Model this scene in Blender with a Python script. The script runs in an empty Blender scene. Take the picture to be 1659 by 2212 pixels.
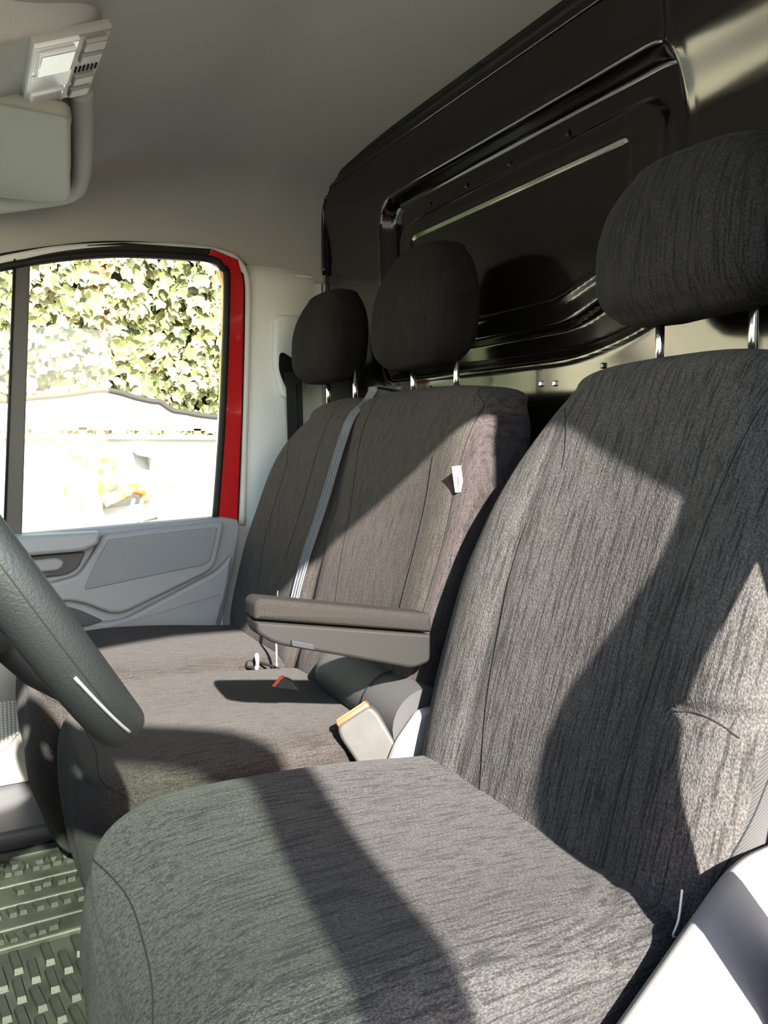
import bpy, bmesh, math, random
from mathutils import Vector, Matrix, noise
from mathutils.bvhtree import BVHTree
random.seed(7)
S = bpy.context.scene
COL = S.collection
# ---------------------------------------------------------------- camera
cd = bpy.data.cameras.new('camera'); cam = bpy.data.objects.new('camera', cd); COL.objects.link(cam)
cd.sensor_fit = 'VERTICAL'; cd.sensor_height = 24.0; cd.lens = 24.0*1700/2212
cd.clip_start = 0.02
YAW = math.radians(28.7); PIT = math.atan(136/1700)
vd = Vector((math.cos(YAW)*math.cos(PIT), -math.sin(YAW)*math.cos(PIT), -math.sin(PIT)))
cam.location = (0, 0, .86); cam.rotation_euler = vd.to_track_quat('-Z', 'Y').to_euler()
S.camera = cam
# ---------------------------------------------------------------- world, sun, exposure
W = bpy.data.worlds.new('world'); S.world = W; W.use_nodes = True
nt = W.node_tree; nt.nodes.clear()
sky = nt.nodes.new('ShaderNodeTexSky'); sky.sky_type = 'NISHITA'; sky.sun_disc = False
sky.sun_elevation = math.radians(33); sky.sun_rotation = math.radians(-96)
sky.air_density = 1.0; sky.dust_density = 1.2
bg = nt.nodes.new('ShaderNodeBackground'); bg.inputs[1].default_value = 0.80
wo = nt.nodes.new('ShaderNodeOutputWorld')
nt.links.new(sky.outputs[0], bg.inputs[0]); nt.links.new(bg.outputs[0], wo.inputs[0])
ld = bpy.data.lights.new('sun', 'SUN'); ld.energy = 30.0; ld.angle = math.radians(.9); ld.color = (1, .93, .84)
sun = bpy.data.objects.new('sun', ld); COL.objects.link(sun)
sun.rotation_euler = Vector((1, -.15, -.64)).to_track_quat('-Z', 'Y').to_euler(); sun.location = (-6, 1, 6)
S.view_settings.view_transform = 'Standard'; S.view_settings.look = 'None'
S.view_settings.gamma = 1; S.view_settings.use_curve_mapping = False
S.view_settings.exposure = 0.35

# ---------------------------------------------------------------- materials
MATS = {}
def mat(name, col, rough=.6, spec=.5, metal=0, sheen=0, coat=0, noise_s=0, noise_a=0, bump=0, bump_s=200, stretch=(1,1,1), col2=None, var=None, emit=None, ior=None):
    m = bpy.data.materials.new(name); m.use_nodes = True; t = m.node_tree
    b = t.nodes['Principled BSDF']
    b.inputs['Base Color'].default_value = (*col, 1); b.inputs['Roughness'].default_value = rough
    b.inputs['Specular IOR Level'].default_value = spec; b.inputs['Metallic'].default_value = metal
    if ior: b.inputs['IOR'].default_value = ior
    if sheen: b.inputs['Sheen Weight'].default_value = sheen; b.inputs['Sheen Roughness'].default_value = .45
    if coat: b.inputs['Coat Weight'].default_value = coat; b.inputs['Coat Roughness'].default_value = .05
    tc = t.nodes.new('ShaderNodeTexCoord')
    if col2 is not None:
        mp = t.nodes.new('ShaderNodeMapping'); mp.inputs['Scale'].default_value = stretch
        n = t.nodes.new('ShaderNodeTexNoise'); n.inputs['Scale'].default_value = noise_s; n.inputs['Detail'].default_value = 4
        r = t.nodes.new('ShaderNodeValToRGB'); lo, hi = var or (.4, .6)
        r.color_ramp.elements[0].position = lo; r.color_ramp.elements[1].position = hi
        r.color_ramp.elements[0].color = (*col, 1); r.color_ramp.elements[1].color = (*col2, 1)
        t.links.new(tc.outputs['Object'], mp.inputs[0]); t.links.new(mp.outputs[0], n.inputs['Vector'])
        t.links.new(n.outputs[0], r.inputs[0]); t.links.new(r.outputs[0], b.inputs['Base Color'])
    if bump:
        mp2 = t.nodes.new('ShaderNodeMapping'); mp2.inputs['Scale'].default_value = stretch
        n2 = t.nodes.new('ShaderNodeTexNoise'); n2.inputs['Scale'].default_value = bump_s; n2.inputs['Detail'].default_value = 3
        bp = t.nodes.new('ShaderNodeBump'); bp.inputs['Strength'].default_value = bump; bp.inputs['Distance'].default_value = .002
        t.links.new(tc.outputs['Object'], mp2.inputs[0]); t.links.new(mp2.outputs[0], n2.inputs['Vector'])
        t.links.new(n2.outputs[0], bp.inputs['Height']); t.links.new(bp.outputs[0], b.inputs['Normal'])
    MATS[name] = m
    return m
def fabric(name, dark, lite, stretch, scale=240, sheen=.04, bump=.6):
    """melange cover fabric: long dark streaks and short light fibres, both lying along the weave"""
    m = bpy.data.materials.new(name); m.use_nodes = True; t = m.node_tree; L = t.links.new
    b = t.nodes['Principled BSDF']; b.inputs['Roughness'].default_value = .85; b.inputs['Specular IOR Level'].default_value = .05
    b.inputs['Sheen Weight'].default_value = sheen; b.inputs['Sheen Roughness'].default_value = .4
    tc = t.nodes.new('ShaderNodeTexCoord')
    def nz(sc, st, det):
        mp = t.nodes.new('ShaderNodeMapping'); mp.inputs['Scale'].default_value = st
        n = t.nodes.new('ShaderNodeTexNoise'); n.inputs['Scale'].default_value = sc; n.inputs['Detail'].default_value = det
        L(tc.outputs['Object'], mp.inputs[0]); L(mp.outputs[0], n.inputs['Vector']); return n
    s2 = tuple(.5 if v < 1 else 1 for v in stretch); s1 = tuple(.05 if v < 1 else 1 for v in stretch)
    if stretch[2] < 1: s1 = (1, .12, .05); s2 = (1, .6, .5)      # upright panels lean, so keep the weave unbroken along the lean
    streak = nz(scale*1.25, s1, 2); fib = nz(scale*3.0, s2, 2)
    r = t.nodes.new('ShaderNodeValToRGB'); r.color_ramp.elements[0].position = .36; r.color_ramp.elements[1].position = .52
    r.color_ramp.elements[0].color = (*dark, 1); r.color_ramp.elements[1].color = (*lite, 1)
    L(streak.outputs[0], r.inputs[0])
    r2 = t.nodes.new('ShaderNodeValToRGB'); r2.color_ramp.elements[0].position = .36; r2.color_ramp.elements[1].position = .72
    r2.color_ramp.elements[0].color = (.62, .62, .62, 1); r2.color_ramp.elements[1].color = (1.65, 1.65, 1.65, 1)
    L(fib.outputs[0], r2.inputs[0])
    mx = t.nodes.new('ShaderNodeMix'); mx.data_type = 'RGBA'; mx.blend_type = 'MULTIPLY'; mx.inputs[0].default_value = 1
    L(r.outputs[0], mx.inputs[6]); L(r2.outputs[0], mx.inputs[7]); L(mx.outputs[2], b.inputs['Base Color'])
    ad = t.nodes.new('ShaderNodeMath'); ad.operation = 'MULTIPLY_ADD'; ad.inputs[1].default_value = .6
    L(streak.outputs[0], ad.inputs[0]); L(fib.outputs[0], ad.inputs[2])
    bp = t.nodes.new('ShaderNodeBump'); bp.inputs['Strength'].default_value = bump; bp.inputs['Distance'].default_value = .0022
    L(ad.outputs[0], bp.inputs['Height']); L(bp.outputs[0], b.inputs['Normal'])
    MATS[name] = m
    return m
FAB_Z = fabric('fabric_upright', (.027, .0262, .026), (.056, .0535, .0515), (1, 1, .1))
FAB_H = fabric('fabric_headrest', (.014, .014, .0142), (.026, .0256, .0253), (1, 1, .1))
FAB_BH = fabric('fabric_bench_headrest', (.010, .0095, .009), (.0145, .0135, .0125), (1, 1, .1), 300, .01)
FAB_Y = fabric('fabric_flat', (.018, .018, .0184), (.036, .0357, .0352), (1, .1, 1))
FAB_BZ = fabric('fabric_bench_upright', (.034, .0298, .0272), (.052, .0455, .0412), (1, 1, .1), 300, .03)
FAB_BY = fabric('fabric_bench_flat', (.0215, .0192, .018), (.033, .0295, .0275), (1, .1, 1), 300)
FAB_S = fabric('fabric_side', (.023, .0195, .0195), (.036, .0305, .030), (1, 1, .5), 380, .03, .3)
def ribbed(name):
    m = mat(name, (.05, .05, .05), .75, .3, sheen=.1); t = m.node_tree; L = t.links.new
    tc = t.nodes.new('ShaderNodeTexCoord'); mp = t.nodes.new('ShaderNodeMapping'); mp.inputs['Rotation'].default_value = (math.radians(35), 0, 0)
    w = t.nodes.new('ShaderNodeTexWave'); w.bands_direction = 'Z'; w.inputs['Scale'].default_value = 105; w.inputs['Distortion'].default_value = .4
    bp = t.nodes.new('ShaderNodeBump'); bp.inputs['Strength'].default_value = .6; bp.inputs['Distance'].default_value = .002
    r = t.nodes.new('ShaderNodeValToRGB'); r.color_ramp.elements[0].color = (.016, .016, .0165, 1); r.color_ramp.elements[1].color = (.04, .0395, .0395, 1)
    L(tc.outputs['Object'], mp.inputs[0]); L(mp.outputs[0], w.inputs['Vector']); L(w.outputs['Fac'], bp.inputs['Height'])
    L(w.outputs['Fac'], r.inputs[0]); L(r.outputs[0], t.nodes['Principled BSDF'].inputs['Base Color'])
    L(bp.outputs[0], t.nodes['Principled BSDF'].inputs['Normal']); return m
RIB = ribbed('fabric_ribbed')
SEAM = mat('seam_thread', (.012, .012, .012), .8, .2)
HEADL = mat('headliner_cloth', (.42, .43, .38), .95, .1, col2=(.44, .45, .40), noise_s=300, bump=.15, bump_s=500)
TRIML = mat('pillar_plastic', (.70, .72, .69), .55, .4, bump=.08, bump_s=900)
VISOR = mat('visor_vinyl', (.32, .335, .28), .7, .3, bump=.1, bump_s=600)
DOORG = mat('door_plastic', (.25, .268, .282), .55, .4, bump=.12, bump_s=900)
DOORL = mat('door_plastic_pale', (.29, .308, .322), .5, .45, bump=.12, bump_s=900)
DOORC = mat('door_cloth', (.215, .232, .245), .85, .2, bump=.3, bump_s=1100)
DOORB = mat('door_plastic_sunlit', (.34, .34, .30), .6, .4, bump=.1, bump_s=800)  # same grey door plastic, with sunlight put into its paler, warmer colour
RECESS = mat('recess_plastic', (.045, .05, .055), .5, .4)
RUBBER = mat('seal_rubber', (.012, .012, .012), .6, .3)
REDP = mat('red_paint', (.50, .008, .012), .22, .5, coat=1.0)
BLACKP = mat('bulkhead_paint', (.005, .0043, .0034), .13, .5, ior=1.72, bump=.012, bump_s=700)
BEZEL = mat('divider_plastic', (.06, .06, .055), .5, .4)
CHROME = mat('chrome', (.82, .82, .82), .12, .5, metal=1)
LEATH = mat('wheel_leather', (.0135, .015, .0165), .5, .4, bump=.28, bump_s=480)
COLP = mat('column_plastic', (.016, .017, .019), .55, .4)
SILV = mat('silver_trim', (.6, .6, .6), .35, .5, metal=.7)
ARMP = mat('armrest_plastic', (.013, .0127, .0118), .55, .3, bump=.1, bump_s=900)
ARMF = mat('armrest_cloth', (.016, .0148, .0136), .9, .05, bump=.5, bump_s=1100, noise_s=700, col2=(.025, .0232, .0213))
BUCK = mat('buckle_plastic', (.038, .037, .0345), .55, .4, col2=(.045, .0435, .0405), noise_s=60)
REDB = mat('buckle_red', (.75, .06, .02), .45, .4)
ORNG = mat('buckle_orange', (.9, .38, .08), .45, .4)
WHITEB = mat('white_bracket', (.22, .22, .21), .5, .4)
VINYL = mat('grey_vinyl', (.042, .042, .043), .6, .35, bump=.2, bump_s=700)
WEBG = mat('webbing_grey', (.10, .108, .12), .6, .3, bump=.3, bump_s=1200)
WEBK = mat('webbing_black', (.022, .023, .025), .7, .3, bump=.3, bump_s=1200)
TAGW = mat('tag_white', (.8, .78, .76), .8, .2)
TAGR = mat('tag_red', (.6, .03, .04), .7, .2)
LAMPB = mat('lamp_housing', (.38, .38, .33), .5, .4)
LENS = mat('lamp_lens', (.80, .84, .82), .25, .5, bump=.1, bump_s=300)
DARK = mat('dark_gap', (.01, .01, .01), .8, .1)
SHIELD = mat('seat_shield_plastic', (.16, .16, .158), .5, .45, bump=.15, bump_s=700)
MATM = mat('rubber_mat', (.020, .020, .0165), .5, .4, col2=(.041, .040, .033), noise_s=14, var=(.35, .7), bump=.2, bump_s=300)
FLOORM = mat('floor_lining', (.05, .055, .06), .8, .3)
SILLM = mat('sill_plastic', (.075, .078, .085), .5, .4)
DASHM = mat('dash_plastic', (.03, .032, .034), .6, .4)
GROUNDM = mat('concrete_ground', (.20, .19, .17), .9, .2, col2=(.25, .24, .22), noise_s=3, bump=.3, bump_s=40)
WHITEP = mat('white_container_paint', (.42, .42, .41), .6, .3, col2=(.45, .45, .44), noise_s=5)
CANVAS = mat('tarp_edge', (.035, .03, .03), .8, .2)
RUST = mat('rusty_steel', (.25, .09, .025), .85, .2, col2=(.60, .40, .20), noise_s=18, var=(.4, .62), bump=.4, bump_s=60)
CABLE = mat('pale_cable', (.6, .62, .62), .5, .3)
BROWN = mat('brown_post', (.22, .10, .06), .8, .2)
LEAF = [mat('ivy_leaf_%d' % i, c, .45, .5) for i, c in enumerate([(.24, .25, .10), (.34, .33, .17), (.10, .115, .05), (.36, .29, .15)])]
WALLB = mat('beige_render', (.72, .64, .47), .9, .2, col2=(.76, .68, .51), noise_s=2)
def glass(name, tint, gl=.022):
    m = bpy.data.materials.new(name); m.use_nodes = True; t = m.node_tree; t.nodes.clear()
    tr = t.nodes.new('ShaderNodeBsdfTransparent'); tr.inputs[0].default_value = (*tint, 1)
    g = t.nodes.new('ShaderNodeBsdfGlossy'); g.inputs['Roughness'].default_value = .02
    mx = t.nodes.new('ShaderNodeMixShader'); mx.inputs[0].default_value = gl
    o = t.nodes.new('ShaderNodeOutputMaterial')
    t.links.new(tr.outputs[0], mx.inputs[1]); t.links.new(g.outputs[0], mx.inputs[2]); t.links.new(mx.outputs[0], o.inputs[0]); return m
GLASS = glass('door_glass', (.90, .94, .90)); GLASSD = glass('tinted_door_glass', (.68, .75, .69)); GLASSW = glass('windscreen_glass', (.84, .88, .85))

# ---------------------------------------------------------------- helpers
def link(o, parent=None):
    COL.objects.link(o)
    if parent is not None: o.parent = parent
    return o
def tag(o, label=None, cat=None, group=None, kind=None):
    if label: o['label'] = label
    if cat: o['category'] = cat
    if group: o['group'] = group
    if kind: o['kind'] = kind
    return o
def thing(name, label, cat, group=None, kind=None):
    o = bpy.data.objects.new(name, None); o.empty_display_size = .05; link(o)
    return tag(o, label, cat, group, kind)
def mk(name, v, f, m, parent=None, smooth=True, mats2=None, fidx=None):
    me = bpy.data.meshes.new(name); me.from_pydata([tuple(p) for p in v], [], f); me.update()
    for x in ([m] if not isinstance(m, (list, tuple)) else m): me.materials.append(x)
    if fidx:
        for p, i in zip(me.polygons, fidx): p.material_index = i
    bm = bmesh.new(); bm.from_mesh(me); bmesh.ops.recalc_face_normals(bm, faces=bm.faces); bm.to_mesh(me); bm.free()
    if smooth: me.shade_smooth()
    return link(bpy.data.objects.new(name, me), parent)
def mkbm(name, bm, m, parent=None, smooth=False, recalc=True):
    if recalc: bmesh.ops.recalc_face_normals(bm, faces=bm.faces)
    me = bpy.data.meshes.new(name); bm.to_mesh(me); bm.free()
    for x in ([m] if not isinstance(m, (list, tuple)) else m): me.materials.append(x)
    if smooth:
        me.shade_smooth(); me.set_sharp_from_angle(angle=math.radians(38))
        big = max(p.area for p in me.polygons)
        for p in me.polygons:
            if p.area > big*.5: p.use_smooth = False
    return link(bpy.data.objects.new(name, me), parent)
def bbox(bm, x0, x1, y0, y1, z0, z1, bev=0, seg=3, mtx=None):
    r = bmesh.ops.create_cube(bm, size=1)
    vs = r['verts']
    for v in vs: v.co = Vector(((x0+x1)/2 + v.co.x*(x1-x0), (y0+y1)/2 + v.co.y*(y1-y0), (z0+z1)/2 + v.co.z*(z1-z0)))
    if mtx is not None:
        for v in vs: v.co = mtx @ v.co
    if bev:
        es = list({e for v in vs for e in v.link_edges})
        bmesh.ops.bevel(bm, geom=es, offset=bev, segments=seg, affect='EDGES', profile=.5)
def box(name, x0, x1, y0, y1, z0, z1, m, parent=None, bev=0, seg=3, mtx=None):
    bm = bmesh.new(); bbox(bm, x0, x1, y0, y1, z0, z1, bev, seg, mtx); return mkbm(name, bm, m, parent, bool(bev))
def smooth_path(pts, k=6, closed=False):
    P = [Vector(p) for p in pts]; n = len(P); out = []
    rng = range(n if closed else n-1)
    for i in rng:
        a, b, c, d = (P[(i-1) % n] if closed or i > 0 else P[0]), P[i], P[(i+1) % n], (P[(i+2) % n] if closed or i+2 < n else P[-1])
        for j in range(k):
            t = j/k
            out.append(.5*((2*b)+(c-a)*t+(2*a-5*b+4*c-d)*t*t+(3*b-a-3*c+d)*t**3))
    if not closed: out.append(P[-1])
    return out
def tube(name, pts, r, m, parent=None, n=8, closed=False, sm=0, flat=None):
    """round tube, or (flat=(w,t,dir)) a flat ribbon with its width along dir"""
    P = smooth_path(pts, sm, closed) if sm else [Vector(p) for p in pts]
    v, f = [], []; N = len(P); prev = None
    for i, p in enumerate(P):
        tg = (P[(i+1) % N]-P[i-1]) if closed else (P[min(i+1, N-1)]-P[max(i-1, 0)])
        tg.normalize()
        a = Vector(flat[2]) if flat else (Vector((0, 0, 1)) if abs(tg.z) < .9 else Vector((1, 0, 0)))
        if prev is not None and not flat: a = prev
        s = (a - tg*a.dot(tg)).normalized(); q = tg.cross(s); prev = s
        rr = r[i] if isinstance(r, (list, tuple)) else r
        for k in range(n):
            th = 2*math.pi*k/n + (math.pi/4 if flat else 0); c, sn = math.cos(th), math.sin(th)
            if flat:
                v.append(p + s*flat[0]/2*(1 if c > 0 else -1)*(1 if abs(c) > .01 else 0) + q*flat[1]/2*(1 if sn > 0 else -1))
            else: v.append(p + s*c*rr + q*sn*rr)
    for i in range(N if closed else N-1):
        for k in range(n):
            a, b = i*n+k, i*n+(k+1) % n; c, d = ((i+1) % N)*n+(k+1) % n, ((i+1) % N)*n+k
            f.append((a, b, c, d))
    if not closed: f.append(tuple(range(n))); f.append(tuple((N-1)*n+k for k in range(n)))
    return mk(name, v, f, m, parent, smooth=not flat)
def ribbon(name, pts, w, t, d, m, parent=None, sm=0): return tube(name, pts, 0, m, parent, 4, False, sm, (w, t, d))
def inset(poly, d):
    """move every edge of a polygon inwards by d"""
    n = len(poly); area = sum(poly[i][0]*poly[(i+1) % n][1]-poly[(i+1) % n][0]*poly[i][1] for i in range(n)); sg = 1 if area > 0 else -1
    out = []
    for i in range(n):
        p = Vector(poly[i]); a = p-Vector(poly[i-1]); b = Vector(poly[(i+1) % n])-p
        if a.length < 1e-7: a = b
        if b.length < 1e-7: b = a
        a.normalize(); b.normalize()
        na = Vector((-a.y, a.x))*sg; nb = Vector((-b.y, b.x))*sg; m = na+nb
        if m.length < 1e-6: m = na
        m.normalize(); out.append(p+m*d/max(.5, m.dot(na)))
    for it in range(30):            # collapse edges that turned round in tight corners
        bad = False; i = 0
        while i < n:
            k = 0
            while k < n-2 and (out[(i+k+1) % n]-out[(i+k) % n]).dot(Vector(poly[(i+k+1) % n])-Vector(poly[(i+k) % n])) < -1e-12: k += 1
            if k:
                bad = True; a0, a1 = (i-1) % n, (i+k+1) % n
                c = sum((out[(i+q) % n] for q in range(k+1)), Vector((0, 0)))/(k+1)
                for q in range(k+1): out[(i+q) % n] = c.copy()
            i += k+1
        if not bad: break
    return [tuple(q) for q in out]
def prism(name, poly, x0, x1, m, parent=None, bev=0, axis='x', seg=2, hole=None):
    """polygon (y,z) extruded along x (or (x,z) along y, (x,y) along z), with rounded edges"""
    bm = bmesh.new()
    if x0 > x1: x0, x1 = x1, x0
    bev = min(bev, (x1-x0)*.45)
    def pt(a, b, c): return {'x': (c, a, b), 'y': (a, c, b), 'z': (a, b, c)}[axis]
    n = len(poly); poly = list(poly)
    area = sum(poly[i][0]*poly[(i+1) % n][1]-poly[(i+1) % n][0]*poly[i][1] for i in range(n))
    if (area < 0) != (axis == 'y'):
        poly = poly[::-1]
        if hole: hole = list(hole)[::-1]
    if hole:
        R4 = [[bm.verts.new(pt(a, b, x)) for a, b in q] for x in (x0, x1) for q in (poly, hole)]
        lo, hl, hi, hh = R4
        for A, B in ((lo, hl), (hi, hh), (lo, hi), (hl, hh)):
            for i in range(n): bm.faces.new((A[i], A[(i+1) % n], B[(i+1) % n], B[i]))
    else:
        prof = [(0, x0), (0, x1)]
        if bev:
            ph = [math.pi/2*k/seg for k in range(seg+1)]
            prof = [(bev*(1-math.sin(q)), x0+bev*(1-math.cos(q))) for q in ph]+[(bev*(1-math.sin(q)), x1-bev*(1-math.cos(q))) for q in ph[::-1]]
        rings = [[bm.verts.new(pt(a, b, x)) for a, b in (inset(poly, d) if d > 1e-9 else poly)] for d, x in prof]
        caps = [bm.faces.new(rings[0][::-1]), bm.faces.new(rings[-1])]
        for A, B in zip(rings, rings[1:]):
            for i in range(n): bm.faces.new((A[i], A[(i+1) % n], B[(i+1) % n], B[i]))
    return mkbm(name, bm, m, parent, True, recalc=bool(hole))
def rounded(poly, r, k=5):
    """round the corners of a 2-D polygon"""
    out = []; n = len(poly)
    for i in range(n):
        p = Vector(poly[i]); a = Vector(poly[i-1])-p; b = Vector(poly[(i+1) % n])-p
        rr = r[i] if isinstance(r, (list, tuple)) else r
        ra = min(rr, a.length*.45, b.length*.45)
        A = p+a.normalized()*ra; B = p+b.normalized()*ra
        if rr <= 0: out.append(tuple(p)); continue
        for j in range(k+1):
            t = j/k; q = A*(1-t)**2+p*2*t*(1-t)+B*t*t; out.append((q.x, q.y))
    return out
def interp(tab, z):
    """smooth table lookup: tab = [(z, v...), ...]"""
    if z <= tab[0][0]: return tab[0][1:]
    if z >= tab[-1][0]: return tab[-1][1:]
    for i in range(len(tab)-1):
        if tab[i][0] <= z <= tab[i+1][0]:
            t = (z-tab[i][0])/(tab[i+1][0]-tab[i][0]); o = []
            for k in range(1, len(tab[0])):
                p1, p2 = tab[i][k], tab[i+1][k]; h = tab[i+1][0]-tab[i][0]
                def sl(j):
                    if j <= 0 or j >= len(tab)-1:
                        j2 = min(max(j, 0), len(tab)-2); return (tab[j2+1][k]-tab[j2][k])/(tab[j2+1][0]-tab[j2][0])
                    d1 = (tab[j][k]-tab[j-1][k])/(tab[j][0]-tab[j-1][0]); d2 = (tab[j+1][k]-tab[j][k])/(tab[j+1][0]-tab[j][0])
                    return 0 if d1*d2 <= 0 else 2*d1*d2/(d1+d2)
                m1, m2 = sl(i)*h, sl(i+1)*h
                o.append((2*t**3-3*t*t+1)*p1+(t**3-2*t*t+t)*m1+(-2*t**3+3*t*t)*p2+(t**3-t*t)*m2)
            return o
class Pillow:
    """upholstered block: rings of rounded rectangles stacked in z, closed by a soft crown.
    tab rows: z, x_near, x_far, y_front, y_back, roundness"""
    def __init__(s, tab, crown, nz=40, nth=96, m=2.6, ncap=14, disp=None, foot=.02):
        v = []; rings = []
        z0, z1 = tab[0][0], tab[-1][0]
        levels = [(z0+(z1-z0)*i/(nz-1), 1, 0) for i in range(nz)]
        rows = []
        for j in (3, 2, 1): # soft foot
            ph = math.pi/2*j/4; rows.append((z0, math.cos(ph)**.6, -foot*math.sin(ph)))
        rows = rows + levels
        for j in range(1, ncap):
            ph = math.pi/2*j/ncap; rows.append((z1, math.cos(ph)**(2/m), crown*math.sin(ph)**(2/m)))
        s.nth = nth
        for z, sc, dz in rows:
            xl, xr, yf, yb, n = interp(tab, z)
            cx, a, cy, b = (xl+xr)/2, (xr-xl)/2, (yf+yb)/2, (yf-yb)/2
            lean = 0
            if dz > 0:
                g = interp(tab, z1-.05); lean = (cy-(g[2]+g[3])/2)/.05*dz
            for k in range(nth):
                th = 2*math.pi*k/nth
                # even spacing on a rounded rectangle
                c, sn = math.cos(th), math.sin(th)
                rad = (abs(c)**n+abs(sn)**n)**(-1/n)
                p = Vector((cx+a*sc*c*rad, cy+lean+b*sc*sn*rad, z+dz))
                v.append(p)
        f = []
        R = len(rows)
        for i in range(R-1):
            for k in range(nth):
                f.append((i*nth+k, i*nth+(k+1) % nth, (i+1)*nth+(k+1) % nth, (i+1)*nth+k))
        f.append(tuple(range(nth))); f.append(tuple((R-1)*nth+k for k in range(nth)))
        if disp: v = [p+Vector(disp(p)) for p in v]
        s.v, s.f = v, f
        s.bvh = BVHTree.FromPolygons(v, f)
    def build(s, name, m, parent, side=None):
        idx = None
        if side is not None:
            idx = []
            for q in s.f:
                c = sum((s.v[i] for i in q), Vector())/len(q); idx.append(side(c))
        return mk(name, s.v, s.f, m, parent, True, fidx=idx)
    def front(s, x, z):
        h = s.bvh.ray_cast(Vector((x, 1.0, z)), Vector((0, -1, 0))); return h[0]
    def top(s, x, y):
        h = s.bvh.ray_cast(Vector((x, y, 1.5)), Vector((0, 0, -1))); return h[0]
    def near(s, y, z):
        h = s.bvh.ray_cast(Vector((-.5, y, z)), Vector((1, 0, 0))); return h[0]
    def seam(s, fn, pts, parent, r=.0011, name='seam', m=None, n=5, off=(0, 0, 0)):
        P = [fn(*p) for p in smooth2(pts)]; P = [p+Vector(off) for p in P if p is not None]
        return tube(name, P, r, m or SEAM, parent, n) if len(P) > 2 else None
def smooth2(pts, k=8):
    return [(p.x, p.y) for p in smooth_path([(a, b, 0) for a, b in pts], k)]
def nz(x, y, z): return noise.noise(Vector((x, y, z)))

# ================================================================ STRUCTURE
def structure(o): o['kind'] = 'structure'; return o
# ground and floor
structure(box('ground', -40, 60, -50, 50, -.6, -.5, GROUNDM))
structure(box('floor', .30, 2.14, -1.0, .95, -.10, 0, FLOORM))
# bulkhead: pressed sheet with a wide recess and inner beads, top leaning forward
OUT = rounded([(.84, 1.475), (1.79, 1.475), (1.76, 1.03), (1.06, 1.022), (.93, 1.05), (.84, 1.085)], [.075, .085, .05, .12, .12, .05], 8)
INN = rounded([(.895, 1.415), (1.73, 1.405), (1.71, 1.085), (1.10, 1.080), (1.0, 1.115), (.895, 1.14)], [.06, .06, .05, .10, .10, .05], 8)
RDG = rounded([(.955, 1.366), (1.66, 1.366), (1.64, 1.13), (1.13, 1.127), (1.04, 1.155), (.955, 1.18)], [.02, .03, .05, .08, .08, .05], 8)
def sdist(px, pz, poly):
    d = 1e9; ins = False; n = len(poly)
    for i in range(n):
        ax, az = poly[i]; bx, bz = poly[(i+1) % n]
        ex, ez = bx-ax, bz-az; wx, wz = px-ax, pz-az
        t = max(0, min(1, (wx*ex+wz*ez)/(ex*ex+ez*ez+1e-12)))
        dd = (wx-ex*t)**2+(wz-ez*t)**2
        if dd < d: d = dd
        if (az > pz) != (bz > pz) and px < (bx-ax)*(pz-az)/(bz-az+1e-12)+ax: ins = not ins
    d = math.sqrt(d); return -d if ins else d
def sst(a, b, x):
    t = max(0, min(1, (x-a)/(b-a))); return t*t*(3-2*t)
def part_y(x, z):
    y = -.970
    if z > 1.36: y += .10*max(0, z-1.36)**1.0*sst(1.36, 1.56, z) + .0
    if x < .89: y += .030*sst(1.33, 1.47, z)*sst(.885, .845, x)      # slant added beside the recess so the panel mirrors the bright windscreen
    if .78 < x < 1.85 and .96 < z < 1.54:
        a = sdist(x, z, OUT); b = sdist(x, z, INN); c = sdist(x, z, RDG)
        y += .005*math.exp(-(a/.010)**2)            # raised rim
        y -= .030*sst(.006, -.022, a)                # wall of the recess
        y += .018*sst(.006, -.010, b)                # inner field comes forward again
        y += .005*math.exp(-((c)/.0055)**2)          # fine bead
    return y
v, f = [], []
xs = [.34+i*(2.16-.34)/300 for i in range(301)]; zs = [0+i*.06 for i in range(15)]+[.90+i*(1.63-.90)/150 for i in range(151)]
for z in zs:
    for x in xs: v.append((x, part_y(x, z), z))
nx = len(xs)
for j in range(len(zs)-1):
    for i in range(nx-1): f.append((j*nx+i, j*nx+i+1, (j+1)*nx+i+1, (j+1)*nx+i))
bulk = structure(mk('wall_rear', v, f, BLACKP))
for x, z in [(1.60, 1.428), (1.45, 1.428), (1.30, 1.428), (1.13, 1.428), (1.159, .981), (1.121, .979), (1.0, 1.0), (1.55, 1.0)]:
    box('rivet', x-.004, x+.004, part_y(x, z)-.002, part_y(x, z)+.005, z-.005, z+.005, CHROME if z < 1 else BLACKP, bulk, .002)
# black edge seal along the bulkhead top and side
tube('edge_seal', [(.36, -.950, 1.605), (2.02, -.950, 1.605), (2.09, -.952, 1.585), (2.125, -.957, 1.53), (2.135, -.96, 1.35), (2.135, -.96, .3)], .009, RUBBER, bulk, 8, sm=6)
tube('edge_bead', [(.36, -.948, 1.585), (2.00, -.948, 1.585), (2.07, -.950, 1.565), (2.105, -.955, 1.52), (2.115, -.96, 1.36)], .005, BLACKP, bulk, 8, sm=6)

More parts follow.
